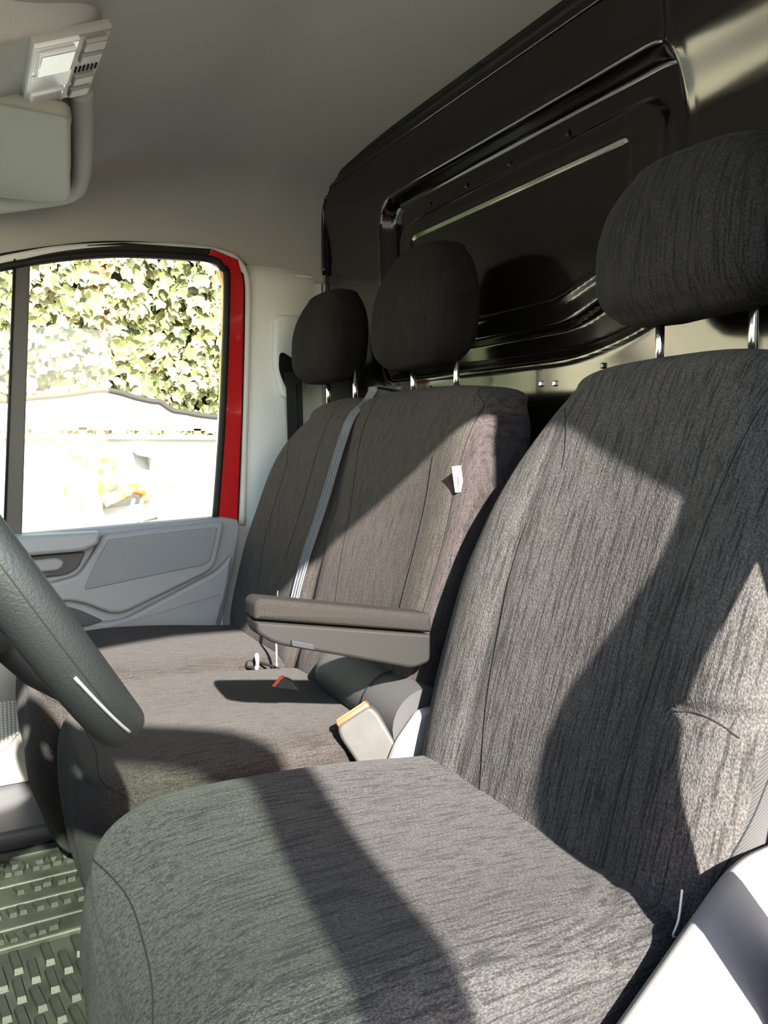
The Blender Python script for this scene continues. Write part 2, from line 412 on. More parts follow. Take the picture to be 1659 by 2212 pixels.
# headliner: arched profile swept from the bulkhead to the windscreen header
ZT = [(-1.0, 1.625), (-.6, 1.615), (-.45, 1.585), (-.32, 1.545), (-.22, 1.500), (-.10, 1.455), (.1, 1.435), (.3, 1.40)]
ZB = [(-1.0, 1.335), (-.78, 1.338), (-.70, 1.388), (-.55, 1.385), (-.33, 1.355), (-.15, 1.315), (0, 1.275), (.3, 1.18)]
v, f = [], []; NY, NP = 70, 64
for j in range(NY):
    y = -.975+1.275*j/(NY-1); zt = interp(ZT, y)[0]; zb = interp(ZB, y)[0]
    for i in range(NP):
        th = math.pi*i/(NP-1); c, s_ = math.cos(th), math.sin(th); n = 5.5
        rad = (abs(c)**n+abs(s_)**n)**(-1/n)
        zq = zb+(.05 if c > 0 else 0)*sst(0, .35, abs(c))       # the driver's door opening reaches a little higher
        x = 1.24-.885*c*rad; z = zq+(zt-zq)*s_*rad
        if zt-zb < .02: z = zb
        v.append((x, y, z))
for j in range(NY-1):
    for i in range(NP-1): f.append((j*NP+i, j*NP+i+1, (j+1)*NP+i+1, (j+1)*NP+i))
ceil = structure(mk('ceiling', v, f, HEADL))
so = ceil.modifiers.new('thick', 'SOLIDIFY'); so.thickness = .02; so.offset = 1
structure(box('roof_panel', .20, 2.28, -1.1, .32, 1.68, 1.72, REDP, None, .01))
# pale lip of the headliner round the passenger door opening
tube('headliner_lip', [(2.105, .02, 1.262), (2.108, -.12, 1.305), (2.11, -.25, 1.345), (2.112, -.40, 1.372), (2.113, -.55, 1.387), (2.113, -.66, 1.385), (2.113, -.708, 1.362), (2.114, -.728, 1.31), (2.116, -.727, 1.20), (2.118, -.715, .9), (2.12, -.705, .65)], .012, TRIML, ceil, 8, sm=6)

# passenger B-pillar trim
pil = thing('trim_1', None, None, kind='structure')
v, f = [], []; ny, nzz = 14, 30
for j in range(nzz):
    z = .02+1.345*j/(nzz-1)
    yf = interp([(.02, -.60), (.32, -.640), (.63, -.690), (1.0, -.712), (1.30, -.728), (1.42, -.74)], z)[0]
    for i in range(ny):
        t = i/(ny-1); y = yf+(-.975-yf)*t
        v.append((2.139-.018*math.sin(math.pi*min(1, t*1.2))**.7*sst(0, .12, t)-.0+.012*sst(1.2, 1.42, z)*0, y, z))
for j in range(nzz-1):
    for i in range(ny-1): f.append((j*ny+i, j*ny+i+1, (j+1)*ny+i+1, (j+1)*ny+i))
pt_ = mk('pillar_panel', v, f, TRIML, pil); m_ = pt_.modifiers.new('thick', 'SOLIDIFY'); m_.thickness = .012; m_.offset = -1
# belt guide housing on the pillar
prism('belt_guide', rounded([(-.800, 1.235), (-.885, 1.235), (-.895, 1.10), (-.885, 1.005), (-.815, 1.00), (-.795, 1.10)], .028, 6), 2.090, 2.135, TRIML, pil, .012, 'x', 3)
prism('belt_slot', rounded([(-.812, 1.135), (-.872, 1.10), (-.88, 1.03), (-.835, 1.02), (-.808, 1.08)], .02, 6), 2.083, 2.092, DARK, pil, .002)
box('clip_cap', 2.109, 2.118, -.925, -.875, 1.345, 1.352, TRIML, pil, .002)
# body side behind the door frame (red steel sill and pillar)
side = structure(prism('wall_right', [(-1.0, 0), (-.60, 0), (-.62, .30), (-.67, .65), (-.695, 1.30), (-.67, 1.375), (-.60, 1.40), (-.60, 1.45), (-1.0, 1.45)], 2.152, 2.22, REDP))
structure(prism('trim_2', [(-.78, 1.40), (-.5, 1.385), (-.25, 1.36), (.32, 1.22), (.32, 1.70), (-1.05, 1.70), (-1.05, 1.40)], 2.135, 2.26, REDP))
structure(box('trim_3', 1.80, 2.075, -.62, .9, 0, .045, SILLM, None, .012))   # passenger sill step

# driver's side of the cab (behind and beside the camera): pillar, header, sill, front pillar
structure(prism('wall_left', [(-1.0, -.1), (-.61, -.1), (-.63, .35), (-.660, .75), (-.666, .95), (-.668, 1.32), (-.69, 1.40), (-.74, 1.43), (-.76, 1.70), (-1.0, 1.70)], .27, .342, REDP, None, .006))
structure(prism('trim_8', [(-1.0, -.1), (-.61, -.1), (-.63, .35), (-.660, .75), (-.666, .95), (-.668, 1.32), (-.69, 1.40), (-.74, 1.43), (-.76, 1.70), (-1.0, 1.70)], .342, .352, TRIML, None, .003))
structure(prism('trim_4', [(-.80, 1.425), (-.5, 1.43), (-.2, 1.415), (0, 1.37), (.32, 1.25), (.32, 1.70), (-.80, 1.70)], .25, .37, HEADL))
structure(box('trim_5', .25, .42, -.70, .9, -.12, .03, SILLM, None, .01))
# windscreen, front pillars, dashboard
for x0, x1 in ((.30, .38), (2.10, 2.18)):
    structure(prism('trim_6', [(.26, 1.20), (.40, 1.22), (1.02, .74), (.90, .70)], x0, x1, HEADL))
    structure(prism('trim_7', [(.42, -.1), (.95, -.1), (.95, .78), (.42, .95)] if x0 < 1 else [(.42, 0), (.95, 0), (.95, .78), (.42, .80)], x0, x1, DASHM))
structure(prism('window_1', [(.31, 1.41), (.316, 1.41), (1.006, .78), (1.0, .78)], .36, 2.12, GLASSW))
dash = thing('dashboard', 'dark grey moulded dashboard in front of the steering wheel', 'dashboard')
prism('dash_body', rounded([(.36, .50), (.30, .66), (.34, .82), (.50, .88), (.98, .80), (.98, 0), (.62, 0), (.55, .40)], .04), .40, 2.08, DASHM, dash, .01)
prism('instrument_cowl', rounded([(.27, .80), (.30, .93), (.42, .95), (.60, .90), (.60, .78), (.34, .76)], .03), .52, .93, DASHM, dash, .01)
prism('gear_console', rounded([(.20, .52), (.24, .60), (.40, .62), (.40, .40), (.28, .42)], .02), 1.10, 1.34, DASHM, dash, .01)

# ================================================================ SEATS
def headrest(parent, xc, zb, h, yf, w=.133, fab=None, post=(.073, .965), pxc=None):
    fab = fab or FAB_H; pxc = pxc or xc
    tab = []
    for t, k, dy, dep, n in [(0, .80, -.022, .085, 3.2), (.06, .90, -.008, .110, 3.4), (.20, .98, .0, .128, 3.6), (.45, 1.0, -.002, .130, 3.6), (.65, .95, -.010, .122, 3.4), (.80, .84, -.022, .108, 3.0), (.90, .70, -.034, .090, 2.8)]:
        tab.append((zb+h*t, xc-w*k, xc+w*k, yf+dy, yf+dy-dep, n))
    def disp(p):
        q = nz(p.x*9, p.z*7, xc*5)*.004+nz(p.x*26, p.z*9, 3)*.0016*max(0, 1-(p.z-zb)/.10)
        return (0, q, q*.4)
    pl = Pillow(tab, h*.10, 26, 84, 2.0, 10, disp, .012)
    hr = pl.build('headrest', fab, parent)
    pl.seam(pl.front, [(xc-w*.78, zb+.012), (xc-w*.80, zb+h*.45), (xc-w*.72, zb+h*.8), (xc-w*.45, zb+h*.93)], hr, .0008)
    for s in (-1, 1):
        x = pxc+s*post[0]
        tube('post', [(x, -.868, post[1]-.05), (x, -.866, zb+.03)], .0062, CHROME, hr, 12)
    return hr
# ---- driver's seat
XC = .715
ds = thing('driver_seat', 'large dark grey seat in a fabric cover nearest the camera behind the steering wheel', 'seat')
ds.location = (0, 0, 0)
YF = lambda z: -.424-.34*z
tab = []
for z, wn, wf, dep, bel, n in [(.345, .215, .215, .13, -.035, 3.4), (.39, .243, .235, .15, -.006, 3.8), (.45, .254, .256, .165, .0, 4.0), (.55, .263, .272, .165, .004, 4.0), (.65, .262, .270, .16, .004, 4.0), (.75, .246, .247, .15, .002, 3.9), (.83, .222, .219, .14, 0, 3.7), (.90, .195, .186, .13, -.004, 3.4), (.945, .170, .160, .12, -.012, 3.0)]:
    y = YF(z)+bel; tab.append((z, XC-wn, XC+wf, y, y-dep, n))
def ddisp(p):
    u = (p.x-XC)/.26; fr = 1 if p.y > YF(p.z)-.07 else 0
    d = 0
    if fr:
        d += .012*math.exp(-((abs(u)-.80)/.22)**2)*sst(.95, .75, p.z) - .010*math.exp(-(u/.5)**2)
        for k in (-.47, .53):   # slight dip along the panel seams
            d -= .004*math.exp(-((u-k)/.045)**2)*sst(.93, .85, p.z)
        d += nz(p.x*7, p.z*5, 1)*.004
        # crease in the near side bolster
        zc = .605-.30*(p.x-.49)*-1*.0-.10*(p.x-.50)
        if p.x < .56: d -= .010*math.exp(-((p.z-zc)/.006)**2)*sst(.56, .53, p.x)
        d += .0010*math.sin(p.x*150+nz(p.x*8, p.z*8, 5)*5)*sst(.46, .40, p.z)
    return (0, d, 0)
bk = Pillow(tab, .036, 90, 200, 2.6, 14, ddisp, .02)
bko = bk.build('backrest', [FAB_Z, RIB, FAB_S], ds, lambda c: 1 if (c.x < XC-.195 and (c.y < YF(c.z)-.035 or c.x < XC-.258)) else 0)
bk.seam(bk.front, [(.846, .76), (.846, .69), (.836, .62), (.822, .52), (.800, .43), (.785, .385)], bko)
bk.seam(bk.front, [(.545, .905), (.556, .80), (.565, .70), (.575, .60), (.580, .50), (.578, .41)], bko, .0009)
bk.seam(bk.front, [(.856, .918), (.832, .89), (.818, .86), (.812, .835)], bko, .0009)
bk.seam(bk.front, [(.535, .598), (.510, .602), (.485, .598), (.470, .59)], bko, .0011)  # dark line for the shade in the bolster crease, no stitching here
bk.seam(bk.front, [(.472, .44), (.4555, .52), (.4525, .60), (.4545, .66), (.464, .74), (.49, .82)], bko, .0009)
hd = headrest(ds, .732, 1.042, .212, -.795, .142, FAB_H, (.073, .985), .714)
# cushion
def cushion(name, parent, x0, x1, yf, yb, z0, z1, fab, disp, nzr=34):
    r = .045
    t = [(z0, x0+.02, x1-.02, yf-.035, yb, 5), (z0+.12, x0+.006, x1-.006, yf-.006, yb, 5.2), (z1-.085, x0, x1, yf, yb, 5.2), (z1-.045, x0+.002, x1-.002, yf-.003, yb, 5)]
    p = Pillow(t, .045, nzr, 200, 3.4, 40, disp, .01); return p, p.build(name, fab, parent)
def cdisp(p):
    u = (p.x-XC)/.25; w = (p.y+.36)/.27; d = 0
    if p.z > .36:
        k = sst(.37, .42, p.z)
        d += k*(.010*math.exp(-((abs(u)-.80)/.25)**2)-.006*math.exp(-(u/.6)**2) - .020*sst(.25, -1.0, w) + .004)
        d -= k*.016*sst(.55, 1.0, w)            # front lip rolls down
        d += k*(nz(p.x*6, p.y*6, 2)*.005)
        # gathers near the back corner
        g = sst(-.42, -.60, p.y)*sst(.62, .48, p.x)
        d += k*g*.004*math.sin((p.y*.6+p.x)*170+3*nz(p.x*9, p.y*9, 4))
        g = sst(.56, .44, p.x)
        d += k*g*.0035*math.sin((p.x*.9-p.y*.5)*120+4*nz(p.x*9, p.y*9, 4))
    dy = 0
    if p.y > -.16 and p.z < .40: dy = nz(p.x*10, p.z*8, 7)*.005+.012*math.exp(-((p.z-.30)/.08)**2)*(1-u*u*.5)
    return (0, dy, d)
ct, cto = cushion('cushion', ds, XC-.25, XC+.25, -.105, -.70, .10, .445, FAB_Y, cdisp)
ct.seam(lambda x, z: ct.front(x, z), [(.93, .385), (.88, .412), (.80, .418), (.70, .416), (.60, .414), (.52, .405), (.485, .38)], cto, .0009)
# seat frame side shield (pale plastic) with recline lever
sh = bpy.data.objects.new('side_shield', None)
prof = [(-.40, .345), (-.455, .383), (-.50, .417), (-.546, .452), (-.597, .487), (-.65, .495), (-.76, .495)]
prof = smooth2(prof, 5)
v, f = [], []
sec = [(.449, -.012), (.446, -.001), (.438, .003), (.428, 0), (.375, -.035), (.356, -.055), (.350, -.085)]
for y, z in prof:
    for dx, dz in sec: v.append((dx, y, z+dz))
    v.append((.352, y, .11)); v.append((.449, y, .11))
k = len(sec)+2
for i in range(len(prof)-1):
    for j in range(k): f.append((i*k+j, i*k+(j+1) % k, (i+1)*k+(j+1) % k, (i+1)*k+j))
f.append(tuple(range(k))); f.append(tuple((len(prof)-1)*k+j for j in range(k)))
shield = mk('side_shield', v, f, SHIELD, ds); shield.data.set_sharp_from_angle(angle=math.radians(50))
prism('recline_lever', rounded([(-.46, .30), (-.475, .345), (-.56, .37), (-.58, .34), (-.55, .31)], .012), .335, .352, RECESS, shield, .005)
# white bracket between the seats
prism('hinge_bracket', rounded([(-.53, .36), (-.56, .425), (-.60, .47), (-.66, .47), (-.66, .36)], .012), .972, .995, WHITEB, ds, .004)
# wire loop at the lower back corner
tube('elastic_loop', [(.478, -.575, .455), (.470, -.562, .435), (.474, -.560, .418), (.48, -.57, .41)], .0011, TAGW, bko, 6, sm=4)
# armrest
arm = bpy.data.objects.new('armrest', None); link(arm, ds)
A0 = rounded([(-.352, .627), (-.354, .610), (-.380, .592), (-.47, .566), (-.60, .528), (-.632, .534), (-.632, .577)], [.003, .012, .03, .05, .01, .01, .003], 5)
prism('arm_shell', A0, 1.004, 1.046, ARMP, arm, .005, 'x', 3)
A1 = rounded([(-.350, .630), (-.350, .652), (-.358, .659), (-.632, .609), (-.632, .580)], [.004, .010, .012, .006, .003], 5)
prism('arm_pad', A1, 1.000, 1.050, ARMF, arm, .008, 'x', 4)
prism('release_button', rounded([(-.402, .597), (-.402, .588), (-.436, .578), (-.436, .587)], .002), .999, 1.006, COLP, arm, .0015)
# ---- passenger bench
bs = thing('bench_seat', 'dark brown-grey double passenger bench in a fabric cover beside the far door', 'seat')
YB = lambda z: -.48-.28*z
tab = []
for z, xn, xf, dep, bel, n in [(.345, 1.06, 1.93, .12, -.03, 7), (.40, 1.045, 1.955, .145, -.004, 8), (.50, 1.038, 1.985, .155, 0, 8.5), (.60, 1.035, 1.985, .155, .002, 8.5), (.72, 1.035, 1.965, .155, 0, 8.5), (.82, 1.036, 1.93, .15, 0, 8), (.89, 1.045, 1.88, .145, -.003, 7), (.935, 1.065, 1.82, .135, -.01, 6)]:
    y = YB(z)+bel; tab.append((z, xn, xf, y, y-dep, n))
def bdisp(p):
    d = 0; dz = 0
    if p.y > YB(p.z)-.06:
        for c in (1.27, 1.76): d -= .010*math.exp(-((p.x-c)/.16)**2)
        d -= .014*math.exp(-((p.x-1.50)/.028)**2)*sst(.96, .85, p.z)
        d += .006*math.exp(-((p.x-1.08)/.05)**2)
        d += nz(p.x*5, p.z*6, 9)*.005
    if p.z > .93: dz = -.012*math.exp(-((p.x-1.53)/.06)**2)
    return (0, d, dz)
bb = Pillow(tab, .045, 80, 260, 3.0, 16, bdisp, .02)
bbo = bb.build('backrest', [FAB_BZ, FAB_S], bs, lambda c: 1 if c.x < 1.056 and c.y < YB(c.z)+.004 else 0)
bb.seam(bb.front, [(1.435, .965), (1.436, .90), (1.42, .80), (1.40, .70), (1.378, .60), (1.36, .50), (1.35, .43)], bbo)
bb.seam(bb.front, [(1.10, .965), (1.066, .93), (1.060, .86), (1.056, .76), (1.056, .66), (1.06, .55)], bbo, .001)
bb.seam(bb.front, [(1.145, .85), (1.13, .78), (1.128, .70), (1.128, .62), (1.125, .54)], bbo, .0014)
bb.seam(bb.front, [(1.85, .90), (1.835, .86), (1.81, .82), (1.82, .74), (1.83, .64), (1.80, .52)], bbo, .001)
bb.seam(bb.front, [(1.62, .965), (1.64, .85), (1.655, .72), (1.66, .6)], bbo, .001)
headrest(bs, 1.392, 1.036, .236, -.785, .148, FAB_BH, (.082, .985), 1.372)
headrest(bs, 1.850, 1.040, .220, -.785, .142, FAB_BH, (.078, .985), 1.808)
# sewn label on the near edge of the backrest
tg = box('sewn_label', -.001, .001, -.008, .008, -.021, .021, TAGW, bbo, .0005, 2)
p = bb.front(1.052, .812); tg.location = p+Vector((-.002, .006, 0)); tg.rotation_euler = (math.radians(-6), .10, math.radians(-8))
for i in range(1):
    e = []
    for k in range(20):
        a = 2*math.pi*k/20; e.append((-.0013, .0045*math.cos(a)+.001, -.003+.012*math.sin(a)))
    el = tube('label_emblem', e, .0007, TAGR, tg, 5, True)
ll = box('label_emblem', -.0016, -.0009, -.0004, .0022, -.010, .004, TAGR, tg)
# cushions of the bench
def bcd(x0, x1, ph):
    xc = (x0+x1)/2; hw = (x1-x0)/2
    def d_(p):
        u = (p.x-xc)/hw; w = (p.y+.40)/.27; d = 0; dy = 0
        if p.z > .35:
            k = sst(.36, .42, p.z)
            d += k*(-.006*math.exp(-(u/.6)**2)-.022*sst(.3, -1, w)-.016*sst(.55, 1.0, w)+nz(p.x*6+ph, p.y*6, 2)*.006+.003)
        if p.y > -.18 and p.z < .40: dy = nz(p.x*9+ph, p.z*7, 7)*.008+.008*math.exp(-((p.z-.30)/.08)**2)
        return (0, dy, d)
    return d_
c1, c1o = cushion('cushion', bs, 1.045, 1.515, -.145, -.70, .08, .440, FAB_BY, bcd(1.045, 1.515, 3))
c1.seam(lambda x, z: c1.front(x, z), [(1.055, .355), (1.075, .392), (1.14, .408), (1.25, .411), (1.36, .410), (1.45, .405), (1.49, .39)], c1o, .001)
c2, c2o = cushion('cushion', bs, 1.520, 1.985, -.110, -.70, .08, .440, FAB_BY, bcd(1.52, 1.985, 8))
c2.seam(lambda x, z: c2.front(x, z), [(1.53, .36), (1.56, .395), (1.66, .408), (1.8, .410), (1.95, .39)], c2o, .001)
# grey vinyl hinge cover at the foot of the backrest
v, f = [], []; n = 24; N = 26
for i in range(N):
    t = i/(N-1); x = 1.335-.335*t; r = (.046+.012*t)*(1-(1-min(1, t*7))**3*.25)
    for k in range(n):
        a = 2*math.pi*k/n; v.append((x, -.620+r*1.0*math.cos(a), .447-.006*t+r*.95*math.sin(a)))
for i in range(N-1):
    for k in range(n): f.append((i*n+k, i*n+(k+1) % n, (i+1)*n+(k+1) % n, (i+1)*n+k))
f.append(tuple(range(n))); f.append(tuple((N-1)*n+k for k in range(n)))
hc = mk('hinge_cover', v, f, VINYL, bs); hc.data.set_sharp_from_angle(angle=math.radians(60))
tube('cover_seam', [(1.105, -.620+.0565*math.cos(a), .443+.0535*math.sin(a)) for a in [k*.2 for k in range(-4, 16)]], .0015, SEAM, hc, 5)
# elastic hook lying between cushion and backrest
hk = bpy.data.objects.new('elastic_hook', None); link(hk, bs)
q = c2.top(1.535, -.53)
q = q if q else Vector((1.535, -.53, .44))
tube('hook_wire', [(1.56, -.55, q.z+.004), (1.55, -.545, q.z+.018), (1.525, -.535, q.z+.022), (1.505, -.53, q.z+.012), (1.50, -.525, q.z+.002)], .0035, TAGW, hk, 8, sm=5)
tube('elastic_cord', [(1.505, -.53, q.z+.006), (1.52, -.515, q.z+.003), (1.545, -.52, q.z+.004), (1.55, -.535, q.z+.006), (1.50, -.555, q.z+.006), (1.46, -.565, q.z+.004)], .0028, DARK, hk, 7, sm=5)

# ---- belts and buckles
def facing(roll, tilt=0):
    """upright plate whose face looks out towards the driver door, rolled forward"""
    n_ = Vector((-.86, .48, .20+tilt)).normalized(); r_ = Vector((-.48, -.877, 0)); r_ = (r_-n_*r_.dot(n_)).normalized(); u_ = n_.cross(r_)*-1
    if u_.z < 0: u_ = -u_
    c, s0 = math.cos(roll), math.sin(roll); xa = r_*c+u_*s0; za = u_*c-r_*s0; ya = za.cross(xa)
    return Matrix((xa, ya, za)).transposed().to_4x4()
def buckle(label, loc, rot, sc=1):
    t = thing('belt_buckle', label, 'buckle', 'seat belt buckles between the seats')
    prism('buckle_body', rounded([(-.024, -.036), (-.026, .024), (-.022, .036), (.022, .036), (.026, .024), (.024, -.036)], .006), -.013, .013, BUCK, t, .004, 'y', 3)
    prism('release_button', rounded([(-.0215, .030), (-.0215, .041), (.0215, .041), (.0215, .030)], .003), -.0095, .0095, REDB, t, .002, 'y')
    box('button_mark', -.0195, .0195, -.0045, .0045, .0405, .0418, ORNG, t)
    tube('stalk', [(0, 0, -.03), (0, 0, -.06), (.004, .0, -.10)], .006, WEBK, t, 8)
    t.matrix_world = Matrix.Translation(loc) @ rot @ Matrix.Scale(sc, 4)
    return t
buckle('pale buckle with red button standing beside the driver seat cushion', (1.030, -.540, .418), facing(math.radians(33)), 1.3)
buckle('buckle with orange-red button sunk between the bench cushion and backrest', (1.325, -.530, .402), facing(math.radians(50)), 1.0)
# middle belt: grey ribbed webbing down the bench backrest
bt = thing('seat_belt', 'grey ribbed webbing lying down the middle of the bench backrest', 'seat belt')
pts = []
for z in [.965, .93, .88, .82, .76, .70, .64, .58, .52, .47]:
    x = interp([(.44, 1.555), (.55, 1.544), (.7, 1.535), (.85, 1.52), (.97, 1.505)], z)[0]
    h = bb.front(x, z); pts.append((x, h.y+.006, z))
top = [(1.500, -.86, .985), (1.502, -.80, .993), (1.503, pts[0][1]-.012, .985)]
ribbon('webbing', top+pts, .040, .0022, (1, 0, 0), WEBG, bt, 3)
for dx in (-.013, 0, .013):
    tube('webbing_rib', [(p[0]+dx, p[1]+.0015, p[2]) for p in pts], .0022, WEBG, bt, 6)
ribbon('webbing_tail', [(1.545, -.590, .56), (1.52, -.575, .50), (1.49, -.565, .45), (1.475, -.56, .425)], .022, .003, (.9, -.3, 0), WEBK, bt, 4)
tube('webbing_edge', [(1.520, -.578, .53), (1.507, -.571, .50), (1.478, -.561, .45), (1.465, -.556, .425)], .0016, TAGW, bt, 6, sm=4)
# far passenger belt on the pillar
b2 = thing('seat_belt', 'black webbing hanging from the belt guide on the pale door pillar', 'seat belt')
ribbon('webbing', [(2.080, -.845, 1.075), (2.078, -.850, 1.03), (2.088, -.856, .95), (2.098, -.862, .8), (2.104, -.865, .5), (2.106, -.865, .25)], .048, .0025, (0, 1, 0), WEBK, b2, 4)
tube('webbing_fold', [(2.074, -.852, 1.04), (2.084, -.858, .95), (2.094, -.864, .8)], .003, WEBK, b2, 6)
# driver belt on the near pillar
b3 = thing('seat_belt', 'black webbing hanging from the driver door pillar beside the near seat', 'seat belt')
ribbon('webbing', [(.352, -.72, 1.16), (.358, -.705, 1.00), (.362, -.672, .90), (.363, -.628, .822), (.363, -.590, .755), (.362, -.562, .67), (.360, -.553, .58), (.357, -.565, .42), (.352, -.59, .20)], .050, .0025, (0, .9, .45), WEBK, b3, 5)
prism('belt_guide', rounded([(-.71, 1.20), (-.76, 1.20), (-.76, 1.12), (-.71, 1.12)], .01), .345, .362, RECESS, b3, .003)

# ================================================================ STEERING WHEEL
sw = thing('steering_wheel', 'dark grey leather steering wheel with a silver trim line at the left edge', 'steering wheel')
TH = math.radians(59); wc = Vector((.715, -.02, .79)); e1 = Vector((1, 0, 0)); e2 = Vector((0, math.cos(TH), math.sin(TH))); e3 = e1.cross(e2)
def wp(a, r=.19, off=0): return wc+e1*r*math.cos(a)+e2*r*math.sin(a)+e3*off
N, n = 96, 20
v, f = [], []
for i in range(N):
    a = 2*math.pi*i/N; er = e1*math.cos(a)+e2*math.sin(a); c = wp(a)
    for k in range(n):
        b = 2*math.pi*k/n; v.append(c+er*.0165*math.cos(b)+e3*.0195*math.sin(b))
for i in range(N):
    for k in range(n): f.append((i*n+k, i*n+(k+1) % n, ((i+1) % N)*n+(k+1) % n, ((i+1) % N)*n+k))
rim = mk('rim', v, f, LEATH, sw)
def rp(a, b, r0=.0167, r1=.0197):
    er = e1*math.cos(a)+e2*math.sin(a); return wp(a)+er*r0*math.cos(b)+e3*r1*math.sin(b)
tube('rim_seam', [rp(math.radians(x), math.radians(10)) for x in range(175, 262, 3)], .0004, COLP, rim, 5)
tube('trim_strip', [rp(math.radians(205+28*q/14), math.radians(-5+15*q/14)) for q in range(15)], .0013, SILV, rim, 6)
hub = Pillow([(-.035, -.075, .075, .065, -.075, 3), (0, -.085, .085, .07, -.085, 3), (.012, -.08, .08, .065, -.08, 3)], .02, 14, 48, 2.4, 8)
M = Matrix((e1, e2, e3)).transposed().to_4x4(); M.translation = wc-e3*.03
hub.v = [M @ p for p in hub.v]; hub.build('hub', COLP, sw)
for a in (180, 0, 270):
    a = math.radians(a); tube('spoke', [wp(a, .06, -.03), wp(a, .12, -.024), wp(a, .18, -.004)], [.024, .019, .014], COLP, sw, 10)
tube('column', [wc-e3*.03, wc-e3*.09, wc-e3*.20, wc-e3*.42], [.040, .048, .054, .056], COLP, sw, 20)
tube('stalk_switch', [wc-e3*.07, wc-e3*.065+e1*.10, wc-e3*.055+e1*.19], [.012, .009, .007], COLP, sw, 10)

# ================================================================ OVERHEAD LAMP, VISOR
lp = thing('ceiling_lamp', 'overhead lamp unit with two clear lenses and grey buttons on the roof lining', 'lamp')
# pod (moulded console) reaching forward
pod = Pillow([(-.014, -.122, .128, .30, -.080, 3.6), (.0, -.128, .134, .31, -.086, 3.6), (.055, -.150, .150, .33, -.105, 3.2)], .002, 10, 80, 2, 4, None, .006)
LM = Matrix.Translation((1.335, -.146, 1.452)) @ Matrix.Rotation(math.radians(-24), 4, 'X')
pod.v = [LM @ p for p in pod.v]; pod.build('console_pod', HEADL, lp)
def lbox(name, x0, x1, y0, y1, z0, z1, m, par, bev=.002):
    return box(name, x0, x1, y0, y1, z0, z1, m, par, bev, 2, LM)
base = lbox('lamp_base', -.118, .118, -.078, .042, -.026, -.010, LAMPB, lp, .006)
lensbar = lbox('lens_bar', -.116, .114, -.026, .040, -.031, -.022, LENS, lp, .003)
for x0, x1 in ((-.100, -.028), (.040, .102)): lbox('lens', x0, x1, -.020, .034, -.037, -.028, LENS, lp, .003)
for i in range(18): lbox('lens_ridge', -.022+i*.0032, -.0205+i*.0032, -.024, .038, -.0325, -.029, LENS, lensbar, 0)
for x0, x1 in ((-.100, -.068), (-.058, -.028), (.022, .054), (.070, .102)): lbox('button', x0, x1, -.070, -.036, -.032, -.022, LAMPB, lp, .003)
for i in range(6): lbox('microphone_slot', -.008, .010, -.070+i*.0065, -.067+i*.0065, -.0275, -.0245, DARK, lp, 0)
vz = thing('sun_visor', 'folded grey-green sun visor against the roof lining above the far door', 'sun visor')
prism('visor_panel', rounded([(1.40, -.190), (1.865, -.246), (1.905, -.20), (1.93, .0), (1.90, .12), (1.40, .12)], [.02, .04, .03, .05, .03, .02], 6), 1.395, 1.420, VISOR, vz, .008, 'z', 3)
tube('visor_hinge', [(1.43, -.186, 1.412), (1.46, -.192, 1.412)], .008, VISOR, vz, 8)
# moulded rim in the lining behind the visor
tube('lining_rim', [(1.46, -.215, 1.466), (1.55, -.229, 1.455), (1.68, -.246, 1.448), (1.82, -.262, 1.440), (1.91, -.256, 1.430), (1.96, -.20, 1.420), (2.01, -.05, 1.392), (2.03, .10, 1.37), (2.05, .26, 1.34)], .020, HEADL, ceil, 12, sm=6)

# ================================================================ PASSENGER DOOR
dr = thing('door_1', None, None, kind='structure')
rear = [(-.600, .04), (-.612, .319), (-.640, .44), (-.668, .56), (-.683, .645), (-.676, .668)]
prism('door_shell', [(.42, .04)]+rear+[(-.640, .676), (-.10, .652), (.42, .64)], 2.064, 2.135, DOORG, dr, .006)
lowp = prism('lower_panel', rounded([(.40, .05), (-.585, .05), (-.592, .29), (-.50, .325), (-.30, .36), (-.2, .365), (.40, .37)], .01), 2.050, 2.09, DOORB, dr, .008)
prism('side_bin', rounded([(.40, .375), (-.52, .345), (-.598, .345), (-.645, .50), (-.655, .58), (-.612, .535), (-.36, .425), (-.30, .428), (-.22, .475), (.40, .475)], [.01, .01, .02, .03, .01, .03, .03, .02, .02, .01], 5), 2.046, 2.09, DOORG, dr, .010, 'x', 3)
prism('bin_rib', [(-.26, .398), (-.62, .470), (-.62, .474), (-.26, .402)], 2.043, 2.050, DOORG, dr, .001)
ins = prism('insert_panel', rounded([(-.322, .648), (-.632, .668), (-.618, .60), (-.602, .540), (-.372, .448), (-.338, .446), (-.255, .488), (-.06, .495), (-.06, .53), (-.19, .535), (-.262, .550), (-.295, .60)], [.014, .014, .02, .03, .025, .02, .03, .014, .014, .04, .02, .02], 5), 2.038, 2.09, DOORG, dr, .009, 'x', 3)
prism('insert_cloth', rounded([(-.334, .636), (-.612, .654), (-.600, .60), (-.588, .556), (-.50, .545), (-.27, .512), (-.285, .545), (-.312, .60)], [.006, .01, .02, .02, .05, .02, .02, .01], 5), 2.034, 2.05, DOORC, ins, .004)
rail = prism('upper_rail', rounded([(.40, .650), (-.312, .658), (-.308, .628), (-.27, .612), (.40, .596)], [.005, .005, .012, .02, .01], 5), 2.010, 2.09, DOORL, dr, .010, 'x', 3)
rec = prism('handle_recess', rounded([(-.04, .600), (-.282, .607), (-.262, .566), (-.235, .552), (-.04, .545)], [.005, .008, .012, .015, .005], 4), 2.050, 2.095, RECESS, dr, .003)
prism('door_handle', rounded([(-.10, .592), (-.215, .598), (-.232, .585), (-.218, .566), (-.10, .562)], [.004, .01, .01, .012, .004], 5), 2.036, 2.06, DOORG, rec, .006, 'x', 3)
